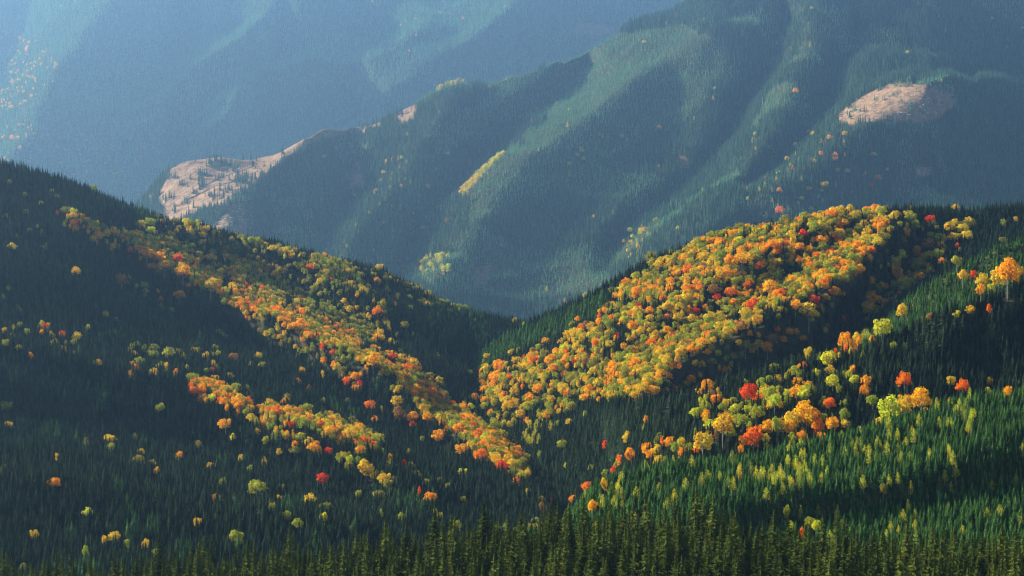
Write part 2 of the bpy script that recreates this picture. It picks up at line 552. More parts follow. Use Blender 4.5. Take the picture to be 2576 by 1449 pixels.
# ------------------------------------------------------------------ tree shapes (unit height for spruces)
def spruce_mesh(name, mat, seed, levels, nb, rad, seg=1, core=True, trunk=False):
    R = np.random.default_rng(seed)
    V, Fc = [], []

    def tri(a, b_, c):
        k = len(V)
        V.extend([a, b_, c])
        Fc.append((k, k + 1, k + 2))
    z0 = .10
    for k in range(levels):
        t = k / (levels - 1)
        z = z0 + (1 - z0) * (t ** .95) * .975
        rr = rad * (1 - t) ** .82 * (.80 + .4 * R.random()) + .012
        n = max(4, int(round(nb * (1 - .45 * t))))
        off = R.random() * 6.28
        for q in range(n):
            if R.random() < .07:
                continue
            a = off + 6.283 * q / n + R.normal() * .16
            r1 = rr * (.62 + .62 * R.random())
            d = np.array([cos(a), sin(a), 0])
            s_ = np.array([-sin(a), cos(a), 0])
            zz = z + R.normal() * .006
            drop = r1 * (.42 + .25 * R.random()) * (1.15 - .8 * t)
            wd = r1 * (.46 + .14 * R.random()) * (1.2 if seg == 1 else .95) + .004
            root = np.array([0, 0, zz])
            if seg == 1:
                tip = d * r1 + (0, 0, zz - drop)
                m_ = d * r1 * .55 + np.array([0, 0, zz - drop * .38])
                tri(root + (0, 0, .012), m_ - s_ * wd * .62 - (0, 0, wd * .35), m_ + (0, 0, .004))
                tri(root + (0, 0, .012), m_ + (0, 0, .004), m_ + s_ * wd * .62 - (0, 0, wd * .35))
                tri(m_ - s_ * wd * .55 - (0, 0, wd * .3), tip, m_ + s_ * wd * .55 - (0, 0, wd * .3))
            else:
                prev = root
                for g in range(1, seg + 1):
                    u = g / seg
                    # the branch sags then lifts at its tip
                    p_ = d * r1 * u + np.array([0, 0, zz - drop * (u - .35 * u ** 3)])
                    ww = wd * (1 - .75 * u) * (.7 + .6 * R.random())
                    tri(prev, p_ - s_ * ww - (0, 0, ww * .55 + .004), p_)
                    tri(prev, p_, p_ + s_ * ww - (0, 0, ww * .55 + .004))
                    if R.random() < .9:   # hanging twigs
                        jt = R.normal(size=3) * .006
                        tri(prev, p_, (prev + p_) / 2 - (0, 0, r1 * .20 * (.5 + R.random())) + jt)
                    if R.random() < .8:
                        sg = 1 if R.random() < .5 else -1
                        e_ = p_ + s_ * sg * ww * .9 + d * r1 * .13 - (0, 0, .006)
                        tri((prev + p_) / 2, e_, p_)
                    prev = p_
    # leader
    for q in range(4):
        a = q * 1.57
        tri((cos(a) * .011, sin(a) * .011, .93), (cos(a + 1.57) * .011, sin(a + 1.57) * .011, .93), (0, 0, 1.0))
    if core:
        n = 6
        k = len(V)
        prof = [(.08, .30), (.4, .22), (.75, .10), (.95, .02)]
        for z, rf in prof:
            for q in range(n):
                a = 6.283 * q / n + R.normal() * .1
                V.append((cos(a) * rad * rf, sin(a) * rad * rf, z))
        for i in range(len(prof) - 1):
            for q in range(n):
                Fc.append((k + i * n + q, k + i * n + (q + 1) % n, k + (i + 1) * n + (q + 1) % n, k + (i + 1) * n + q))
    mats = [mat]
    me = mesh_np(name, V, Fc, mats)
    return me


def tube(V, Fc, p0, p1, r0, r1, n=6):
    p0, p1 = np.array(p0, float), np.array(p1, float)
    d = p1 - p0
    d /= np.linalg.norm(d)
    a = np.cross(d, (0, 0, 1) if abs(d[2]) < .9 else (1, 0, 0))
    a /= np.linalg.norm(a)
    b_ = np.cross(d, a)
    k = len(V)
    for p, r in ((p0, r0), (p1, r1)):
        for q in range(n):
            t = 6.283 * q / n
            V.append(p + (a * cos(t) + b_ * sin(t)) * r)
    for q in range(n):
        Fc.append((k + q, k + (q + 1) % n, k + n + (q + 1) % n, k + n + q))


def spruce_trunk(name):
    V, Fc = [], []
    tube(V, Fc, (0, 0, -.08), (0, 0, .45), .013, .009)
    tube(V, Fc, (0, 0, .45), (0, 0, .98), .009, .002)
    return mesh_np(name, V, Fc, [M_BARK])


def broad_mesh(name, seed, upright=False, nleaf=1500, sparse=0.0, leaf=.062):
    """unit tree: crown about 1 wide, 1 high in z; scaled per tree"""
    R = np.random.default_rng(seed)
    lobes = []
    AS = 2.2 if upright else 1.6                    # height over width of the built tree
    nl = 22 if upright else 30
    ex, ox, oy = .75 + .5 * R.random(), R.normal() * .04, R.normal() * .04
    for i in range(nl):
        if upright:
            t = (i + .5) / nl
            z = .55 + (AS - .62) * t
            rr = .30 * math.sin(pi * min(1, .30 + .70 * t)) + .02
            a = i * 2.4 + R.normal() * .3
            c = np.array([cos(a) * rr * .6, sin(a) * rr * .6, z])
            lr = (.20 - .11 * t) * (.8 + .4 * R.random())
        else:
            a = R.random() * 6.283
            ph = math.acos(1 - R.random() * 1.75)           # over the dome and a little under it
            rad = .38 * (.55 + .52 * R.random())
            c = np.array([cos(a) * sin(ph) * rad * ex + ox, sin(a) * sin(ph) * rad + oy, AS - .58 + .42 * cos(ph) * (.6 + .6 * R.random())])
            lr = .065 + .12 * R.random() ** 1.4
        lobes.append((c, lr))
    lobes.append((np.array([0, 0, AS - .58 if not upright else AS * .5]), .27 if not upright else .15))
    V, Fc = [], []
    C = np.array([l_[0] for l_ in lobes])
    Rr = np.array([l_[1] for l_ in lobes])
    made = 0
    while made < nleaf:
        li = R.integers(len(lobes))
        if R.random() > (Rr[li] / Rr.max()) ** 2:
            continue
        d = R.normal(size=3)
        d /= np.linalg.norm(d)
        if d[2] < -.7:
            continue
        p = C[li] + d * Rr[li] * (.80 + .34 * R.random() + .25 * R.random() ** 6)
        dist = np.linalg.norm((C - p), axis=1) / Rr
        if (dist < .72).any():
            continue
        nrm = d + R.normal(size=3) * .45
        nrm /= np.linalg.norm(nrm)
        a = np.cross(nrm, R.normal(size=3))
        a /= np.linalg.norm(a)
        b_ = np.cross(nrm, a)
        sz = leaf * (.5 + .95 * R.random() ** 1.5)
        k = len(V)
        for q in (p - a * sz * .5, p + b_ * sz * .42, p + a * sz * .6, p - b_ * sz * .42):
            V.append((q[0], q[1], q[2] / AS))
        Fc.append((k, k + 1, k + 2, k + 3))
        made += 1
    return V, Fc


def broad_trunk(name, seed, upright=False):
    R = np.random.default_rng(seed + 500)
    V, Fc = [], []
    tube(V, Fc, (0, 0, -.12), (.01, 0, .45), .024, .017)
    tube(V, Fc, (.01, 0, .45), (.0, .01, .86), .017, .005)
    for i in range(9):
        a = i * 2.4
        z = .34 + .045 * i
        ln = .30 * (1 - .05 * i) if not upright else .14
        tube(V, Fc, (0, 0, z), (cos(a) * ln, sin(a) * ln, z + .16), .009, .003, 4)
    return mesh_np(name, V, Fc, [M_GREY])


hidden_cols = {}


def variant_collection(name, meshes):
    c = bpy.data.collections.new(name)
    for i, me in enumerate(meshes):
        ob = bpy.data.objects.new('%s_%02d' % (name, i), me)
        c.objects.link(ob)
    return c


near_crowns = [spruce_mesh('spruce_crown', M_NEAR, 100 + i, 34, 9, .150 + .018 * (i % 3), seg=4) for i in range(6)]
near_trunk = spruce_trunk('spruce_trunk')
SPM = list(near_crowns)                                                          # 0-5 olive foreground
SPM += [spruce_mesh('dark_spruce', M_DARK, 200 + i, 17, 7, .21 + .025 * (i % 3), seg=1) for i in range(6)]      # 6-11
SPM += [spruce_mesh('young_spruce', M_YOUNG, 300 + i, 13, 7, .25 + .025 * (i % 3), seg=1) for i in range(5)]    # 12-16
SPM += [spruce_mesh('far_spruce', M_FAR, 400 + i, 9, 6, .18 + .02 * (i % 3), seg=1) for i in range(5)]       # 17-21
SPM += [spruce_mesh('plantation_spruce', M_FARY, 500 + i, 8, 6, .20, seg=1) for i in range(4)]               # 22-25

BR_SHAPES = [broad_mesh('b', 700 + i) for i in range(7)]
UP_SHAPES = [broad_mesh('u', 750 + i, upright=True, nleaf=700, leaf=.055) for i in range(3)]
SP_SHAPES = [broad_mesh('s', 780 + i, nleaf=420, leaf=.05) for i in range(2)]
COLS = ['gold', 'yellow', 'green', 'olive', 'orange', 'flame', 'red', 'rust']
BR = []
BR_INDEX = {}
for cn in COLS:
    for k, (V, Fc) in enumerate(BR_SHAPES):
        BR_INDEX[(cn, k)] = len(BR)
        BR.append(mesh_np('%s_crown' % cn, V, Fc, [LEAF[cn]]))
    for k, (V, Fc) in enumerate(UP_SHAPES):
        BR_INDEX[(cn, 10 + k)] = len(BR)
        BR.append(mesh_np('%s_upright_crown' % cn, V, Fc, [LEAF[cn]]))
b_trunks = [broad_trunk('beech_trunk', i) for i in range(2)]
u_trunk = broad_trunk('birch_trunk', 9, True)

C_SP = variant_collection("spruce_variant", SPM)
C_BR = variant_collection('leaf_variant', BR)


def forest(name, P, rot, scale, idx, coll, label, cat):
    me = bpy.data.meshes.new(name)
    me.vertices.add(len(P))
    me.vertices.foreach_set('co', np.asarray(P, np.float32).ravel())
    for an, ty, key, dt in (('rot', 'FLOAT_VECTOR', 'vector', rot), ('size', 'FLOAT_VECTOR', 'vector', scale)):
        a = me.attributes.new(an, ty, 'POINT')
        a.data.foreach_set(key, np.asarray(dt, np.float32).ravel())
    a = me.attributes.new('variant', 'INT', 'POINT')
    a.data.foreach_set('value', np.asarray(idx, np.int32))
    ob = link(name, me, 'stuff')
    ob['label'] = label
    ob['category'] = cat
    g = bpy.data.node_groups.new(name + '_scatter', 'GeometryNodeTree')
    g.interface.new_socket('Geometry', in_out='INPUT', socket_type='NodeSocketGeometry')
    g.interface.new_socket('Geometry', in_out='OUTPUT', socket_type='NodeSocketGeometry')
    n, l = g.nodes, g.links
    gi, go = n.new('NodeGroupInput'), n.new('NodeGroupOutput')
    ip = n.new('GeometryNodeInstanceOnPoints')
    ci = n.new('GeometryNodeCollectionInfo')
    ci.inputs['Collection'].default_value = coll
    ci.inputs['Separate Children'].default_value = True
    ci.inputs['Reset Children'].default_value = True
    ip.inputs['Pick Instance'].default_value = True

    def na(nm, ty):
        k = n.new('GeometryNodeInputNamedAttribute')
        k.data_type = ty
        k.inputs['Name'].default_value = nm
        return k.outputs['Attribute']
    l.new(gi.outputs[0], ip.inputs['Points'])
    l.new(ci.outputs[0], ip.inputs['Instance'])
    l.new(na('variant', 'INT'), ip.inputs['Instance Index'])
    l.new(na('rot', 'FLOAT_VECTOR'), ip.inputs['Rotation'])
    l.new(na('size', 'FLOAT_VECTOR'), ip.inputs['Scale'])
    l.new(ip.outputs[0], go.inputs[0])
    md = ob.modifiers.new('scatter', 'NODES')
    md.node_group = g
    return ob


# ------------------------------------------------------------------ where broadleaf trees stand in the picture
def band(x, y, pts, wd):
    return pdist(x, y, pts) < wd * (1 + .8 * N2(x / 30, y / 30))


def broad_prob(L, x, y):
    """(probability that the tree here is broadleaf) for layer L at picture point"""
    p = np.zeros(np.shape(x))

    def add(mask, v):
        np.maximum(p, np.where(mask, v, 0), out=p)
    patch = N3(x / 38, y / 38, 2)
    if L is LC2:
        poly = [(1170, 985), (1210, 930), (1330, 890), (1420, 850), (1500, 780), (1560, 720), (1640, 668), (1760, 605), (1880, 560), (2100, 522),
                (2225, 520), (2240, 600), (2170, 680), (2110, 760), (2080, 830), (1990, 860), (1900, 880), (1830, 930), (1700, 985),
                (1560, 1005), (1400, 1000), (1250, 1020)]
        inn = inpoly(x, y, poly)
        dens = np.where(x > 1560, .84, .55)
        add(inn & (patch > -.20 + .14 * (x < 1560)), dens)
        add(inn, .14)
        add(inpoly(x, y, [(2180, 560), (2460, 560), (2350, 680), (2180, 800)]), .13)
        add(inpoly(x, y, [(1210, 1000), (1420, 990), (1440, 1030), (1240, 1080)]), .3)
        add(x > 0, .008)
    if L is LC1:
        add(inpoly(x, y, [(1740, 1110), (1760, 980), (2000, 930), (2150, 980), (2120, 1090), (1900, 1130)]), .14)
        add(inpoly(x, y, [(1500, 1200), (1700, 1060), (1760, 1130), (1560, 1200)]), .05)
        add(inpoly(x, y, [(1980, 930), (2200, 820), (2250, 870), (2120, 960)]), .06)
        add(x > 0, .004)
    if L is LD:
        main = [(340, 612), (480, 680), (600, 745), (720, 800), (850, 860), (950, 905), (1040, 965), (1120, 1040), (1200, 1090), (1290, 1160)]
        add(band(x, y, main, 30) & (patch > -.32), .84)
        add(band(x, y, [(1040, 955), (1120, 1030), (1200, 1085), (1300, 1165)], 34), .93)
        add(band(x, y, [(180, 545), (260, 590), (340, 612)], 22), .5)
        up = inpoly(x, y, [(340, 560), (430, 545), (620, 600), (880, 660), (960, 750), (1010, 860), (900, 870), (700, 770), (500, 670)])
        add(up & (patch > -.12), .62)
        add(up, .08)
        add(inpoly(x, y, [(920, 900), (1010, 880), (1220, 1050), (1180, 1080)]) & (patch > -.05), .45)
        add(band(x, y, [(505, 970), (570, 1000), (700, 1040), (800, 1065), (930, 1110)], 24) & (patch > -.25), .8)
        add(band(x, y, [(640, 1050), (720, 1090), (800, 1125)], 12), .7)
        add(band(x, y, [(860, 1150), (925, 1175), (980, 1210)], 13), .8)
        add(band(x, y, [(620, 790), (700, 840), (830, 900), (900, 960)], 14), .75)
        add(inpoly(x, y, [(880, 640), (1130, 730), (1200, 790), (1000, 760)]), .08)
        add((pdist(x, y, [(60, 850), (250, 890), (430, 915), (600, 900)]) < 45) & (patch > 0), .06)
        add(x > 0, .004)
    if L is LB:
        add((((x - 2025) / 75) ** 2 + ((y - 1180) / 38) ** 2 < 1) & (patch > -.1), .24)
        add(((x - 2210) / 95) ** 2 + ((y - 1128) / 45) ** 2 < 1, .12)
        add(((x - 2410) / 55) ** 2 + ((y - 1050) / 42) ** 2 < 1, .13)
        add(((x - 2390) / 18) ** 2 + ((y - 1180) / 60) ** 2 < 1, .3)
        add(((x - 1945) / 30) ** 2 + ((y - 1190) / 15) ** 2 < 1, .3)
        add(((x - 1545) / 40) ** 2 + ((y - 1245) / 30) ** 2 < 1, .3)
        add(x > 0, .018)
    if L is LE:
        add(band(x, y, [(1262, 380), (1230, 410), (1195, 445), (1165, 480)], 7), .5)
        add(inpoly(x, y, [(1000, 650), (1130, 630), (1130, 680), (1000, 690)]), .10)
        add(inpoly(x, y, [(1900, 330), (2220, 330), (2240, 470), (1900, 560), (1850, 480)]), .02)
        add(inpoly(x, y, [(1560, 560), (1640, 560), (1620, 690), (1570, 660)]), .06)
        add(inpoly(x, y, [(1430, 340), (1580, 300), (1600, 400), (1440, 420)]), .01)
        add(band(x, y, [(1100, 214), (1300, 163), (1460, 118), (1540, 78)], 5), .18)
        add(inpoly(x, y, [(830, 380), (1120, 380), (1100, 620), (820, 620)]), .015)
        add(x > 0, .0012)
    if L is LF:
        add(inpoly(x, y, [(-50, 60), (90, 90), (190, 200), (60, 260), (-50, 300)]), .035)
        add(inpoly(x, y, [(-20, 330), (160, 260), (300, 330), (200, 460), (-20, 400)]), .03)
        add(inpoly(x, y, [(200, 380), (400, 330), (420, 500), (230, 540)]), .03)
        add(x > 0, .0012)
    return p


PAL = {
    'C2': (['gold', 'green', 'olive', 'orange', 'yellow', 'flame', 'red', 'rust'], [.34, .16, .14, .21, .02, .08, .02, .03]),
    'C1': (['gold', 'green', 'yellow', 'orange', 'flame', 'red', 'rust'], [.28, .24, .12, .18, .08, .04, .06]),
    'D': (['gold', 'green', 'olive', 'orange', 'yellow', 'flame', 'red', 'rust'], [.31, .16, .14, .20, .02, .10, .03, .04]),
    'DG': (['green', 'olive', 'gold', 'yellow', 'orange', 'rust'], [.38, .24, .22, .05, .06, .05]),
    'B': (['yellow', 'green', 'gold'], [.62, .28, .10]),
    'E': (['yellow', 'gold', 'green', 'orange', 'rust'], [.35, .25, .2, .1, .1]),
    'F': (['gold', 'orange', 'olive', 'yellow', 'rust'], [.35, .25, .2, .1, .1]),
}
SPEC = {   # spacing, height, spread
    LA: (6.7, 24, .18), LB: (3.0, 6.8, .22), LC1: (4.1, 11, .22), LC2: (4.1, 11, .22), LD: (4.4, 11.5, .22), LE: (9.0, 20, .30), LF: (12.0, 22, .28),
}
SPEC = {k: (v[0] * k.k, v[1] * k.k, v[2]) for k, v in SPEC.items()}

# hand-placed broadleaf trees: x, y of the crown's middle, width, colour
HAND = """135 1210 38 orange;220 1283 30 yellow;645 1210 54 green;812 1198 36 red;530 1166 30 gold;827 1129 26 red;452 735 34 orange;405 748 12 red
343 718 13 yellow;362 716 24 green;305 700 40 rust;397 732 13 orange;113 821 17 red;104 832 15 orange;155 836 22 flame;48 815 20 green;68 832 18 green
185 858 26 green;78 893 18 orange;105 795 15 yellow;220 815 18 yellow;332 867 16 green;389 872 28 olive;423 882 36 green;352 905 32 green;245 908 24 gold
247 913 16 orange;330 915 20 gold;417 920 22 gold;443 934 20 flame;378 935 14 gold;588 893 30 rust;650 893 22 gold;470 921 11 yellow;366 1362 22 gold
545 1250 34 gold;700 1252 22 gold;685 1278 20 green;722 1288 30 green;750 1312 32 green;812 1276 24 rust;813 1298 26 yellow;713 1010 18 orange;762 1025 30 green
733 1066 22 red;1300 1207 22 flame;1015 1163 18 red;1035 1170 26 olive;1070 1210 30 olive;1107 1206 28 olive;1056 1230 13 red;1082 1243 36 orange
903 1238 20 green;1166 1250 20 green;1095 1283 14 yellow;969 1196 38 gold;922 1170 50 gold;879 1153 24 yellow;982 1148 20 orange
1210 1138 40 flame;1250 1148 34 orange;1265 1165 36 red;1290 1160 36 gold;1267 1063 15 yellow;1422 1169 10 yellow
1477 1219 36 flame;1409 1253 26 orange;1439 1253 26 orange;1489 1266 34 orange;1386 1259 15 red;1549 1180 24 red;1562 1153 22 flame;1589 1140 32 orange
1629 1121 28 orange;1652 1126 28 gold;1684 1108 24 orange;1579 1094 26 gold;1521 1211 22 gold;1366 1270 28 rust;1716 1134 18 orange
1768 1099 46 gold;1818 1056 50 gold;1776 1036 20 orange;1895 1093 44 flame;1935 1066 30 orange;1955 1062 36 green;1995 1046 40 gold;2028 1029 52 orange
1990 1066 34 orange;2062 1066 34 flame;2095 1056 32 orange;2088 1006 28 flame;2018 1089 26 orange;2212 1056 22 orange;2240 1020 60 yellow;2270 1010 48 gold
2287 1000 26 red;2318 996 46 orange;1881 979 40 red;1935 986 36 green;1948 1003 34 yellow;2005 978 30 orange;1828 1009 24 gold;1845 1003 22 green
1881 1026 18 yellow;1905 1033 32 green;2025 982 30 yellow;2175 976 26 orange;2422 966 28 flame;2538 976 22 orange;2485 980 20 yellow
2038 1306 32 green;2052 1316 26 yellow;2018 1336 15 flame;1978 1280 22 yellow;1990 1320 13 yellow;2222 1223 24 olive
2535 670 58 orange;2512 688 40 gold;2472 700 28 gold;2468 723 24 orange;2495 720 22 yellow;2422 686 26 gold;2448 686 15 red;2562 683 20 orange
2488 773 13 flame;2268 773 30 gold;2408 786 20 yellow;2342 790 20 rust;2218 813 40 yellow;2182 803 16 green;2128 852 34 orange;2158 845 26 gold
2195 850 13 orange;2128 872 24 flame;2085 893 36 yellow;2100 883 14 red;2035 883 26 gold;2012 920 13 orange;1991 933 15 flame;2052 933 22 yellow
2095 950 32 yellow;2178 953 26 orange;2275 950 32 flame;2392 951 24 gold;2148 950 24 yellow;1991 896 20 green
2192 743 54 orange;2185 768 48 gold;2215 713 26 orange;2255 680 46 orange;2248 650 46 gold;2265 633 36 yellow;2292 540 34 green;2302 560 34 green
2342 546 30 red;2312 628 38 orange;2325 642 28 flame;2312 658 40 olive;2358 633 34 green;2338 606 34 rust;2398 593 30 gold;2438 586 34 gold
2407 616 15 red;2121 797 14 red;2023 583 28 red;1733 673 38 flame;1865 643 46 orange;1838 650 40 orange;1910 665 26 flame;2090 630 24 red
2038 663 28 flame;2015 653 30 orange;1935 713 50 orange;1878 713 28 flame;1798 723 36 rust;1808 743 28 red;1841 730 36 flame;1895 760 36 red
1751 780 24 red;2048 750 34 red;2001 763 34 orange;2035 778 58 gold;1978 750 26 orange;1941 846 42 rust;1931 866 40 orange;1985 830 26 orange
2098 730 36 orange;1593 783 26 red;1679 793 20 flame;1476 813 28 rust;1373 853 24 orange;1603 730 38 orange;1669 746 22 flame;1423 883 22 flame
1383 900 38 orange;1476 900 32 rust;1259 926 16 flame;1284 946 18 red;1693 863 32 red;882 710 20 orange;949 780 28 flame;939 870 26 flame
939 896 46 orange;986 893 28 red;1022 920 36 flame;894 940 30 orange;447 646 34 red;463 640 20 flame;370 633 36 orange;400 640 32 orange
413 663 36 orange;460 676 44 orange;573 678 20 red;617 713 24 red;662 723 24 red;557 733 22 flame;530 710 44 gold;670 696 22 rust
780 670 24 flame;833 703 15 red;697 776 30 flame;730 786 24 red;760 780 30 flame;843 826 24 red;753 810 42 orange;727 636 18 orange
517 650 20 orange;443 580 20 gold;247 586 30 orange;707 801 22 orange;813 870 18 red;837 883 18 red;143 535 11 red;280 621 11 orange
377 580 28 yellow;377 560 30 green;200 553 18 gold;553 1003 24 flame;563 993 24 orange;600 996 38 gold;627 1023 26 flame;650 1023 28 orange
670 1029 28 flame;567 1059 38 orange;633 1046 30 gold;767 1059 36 green;817 1056 36 gold;847 1063 30 orange;797 1113 26 orange;777 1106 30 gold
683 1066 30 green;587 1096 18 yellow;647 1084 18 gold;740 1129 30 olive;703 1134 16 gold;879 1086 40 gold;916 1099 36 flame;936 1109 24 red
932 1013 34 flame;1002 1003 36 gold;1006 1033 44 rust;942 1049 22 orange;1039 1043 38 orange;1039 1064 24 flame;1076 1043 32 orange;1109 1049 32 gold
1106 1089 38 orange;1156 1069 38 orange;1139 1043 30 rust;1192 1066 28 red;1202 1086 36 flame;1219 1066 18 orange;1062 1099 15 green;1246 1123 30 gold
1292 1123 28 orange;1266 1126 30 gold;1159 1123 38 orange;1229 1036 12 red;1219 1016 20 yellow;1292 1009 36 gold
1961 526 24 flame;1938 553 14 gold;1920 556 10 flame;1915 536 12 rust;2088 343 16 orange;2065 383 16 orange;2035 328 12 gold;2208 443 24 orange
2192 463 18 red;2075 460 26 gold;2131 427 18 yellow;2108 425 12 yellow;2103 397 16 orange;2198 385 18 gold;1961 477 16 orange;2036 472 16 gold
1936 367 18 green;2125 333 16 gold;1659 317 14 orange;1433 410 14 yellow;1463 377 14 yellow;1469 397 11 yellow;890 380 9 yellow;2011 536 10 flame
148 340 12 orange;105 345 12 orange;45 343 12 orange;85 335 12 gold;168 308 12 gold;290 435 14 yellow;195 368 11 orange;80 158 9 orange;68 126 10 orange"""
UPR = """1325 1078;1333 1066;1342 1085;1350 1058;1355 1092;1338 1100;1330 1090;1362 1068;1385 1062;1347 1073;1318 1085;1275 1090;1358 1045"""


def layer_at(x, y):
    best, bl = np.inf, None
    for L in LAYERS[1:]:
        d = L.at(x, y)
        if d < best:
            best, bl = d, L
    return bl, best


def ground_z(L, X, Y):
    G = L.G.reshape(-1, 3)
    k = np.argmin((G[:, 0] - X) ** 2 + (G[:, 1] - Y) ** 2)
    return k


def on_ground(L, x, y):
    """ground point whose canopy-height point projects near (x, y)"""
    d = L.at(x, y)
    P = unproj(np.array(x), np.array(y), np.array(d))
    Gv = L.G[L.nf:L.nf + L.nu]
    # bilinear from the displaced grid for exact contact
    yc = np.interp(x, L.xs, L.yc)
    yf = np.interp(x, L.xs, L.yf)
    s_ = np.clip((y - yf) / (yc - yf), 0, 1) * (L.nu - 1)
    i = (x - L.xs[0]) / (L.xs[1] - L.xs[0])
    k, j = int(min(s_, L.nu - 2)), int(min(i, len(L.xs) - 2))
    a, b_ = s_ - k, i - j
    return (Gv[k, j] * (1 - b_) + Gv[k, j + 1] * b_) * (1 - a) + (Gv[k + 1, j] * (1 - b_) + Gv[k + 1, j + 1] * b_) * a


B_ALL = []    # dict(pos, w, h, colour, shape, kind, px, py, size, hand, layer)
for row in HAND.replace('\n', ';').split(';'):
    if not row.strip():
        continue
    x, y, wd, cn = row.split()
    x, y, wd = float(x), float(y), float(wd)
    L, d = layer_at(x, y)
    if L is None:
        continue
    wm = wd * d / F * (1.25 if L is LC1 else 1.04)
    hh = L.h * 1.12 if L is not LB else max(11 * L.k, wm * 1.2)
    hh = max(hh, wm * (1.6 if L is LC1 else 1.25))
    # crown middle sits at .68 of the height
    yy = y
    for _ in range(3):
        Lq, dq = layer_at(x, yy)
        P = on_ground(L, x, np.clip(yy, np.interp(x, L.xs, L.yc) + .5, np.interp(x, L.xs, L.yf) - .5))
        T = P.copy()
        T[2] += .74 * hh
        _, ty, _ = proj(T)
        yy += (y - ty)
    B_ALL.append(dict(pos=P, w=wm, h=hh, c=cn, s=int(rng.integers(7)), kind='beech', x=x, y=y, hand=True, L=L))
for row in UPR.split(';'):
    x, y = map(float, row.split())
    L, d = layer_at(x, y)
    P = on_ground(L, x, y - 6)
    B_ALL.append(dict(pos=P, w=6.0 * L.k, h=13.0 * L.k, c='yellow', s=10 + int(rng.integers(3)), kind='birch', x=x, y=y, hand=True, L=L))

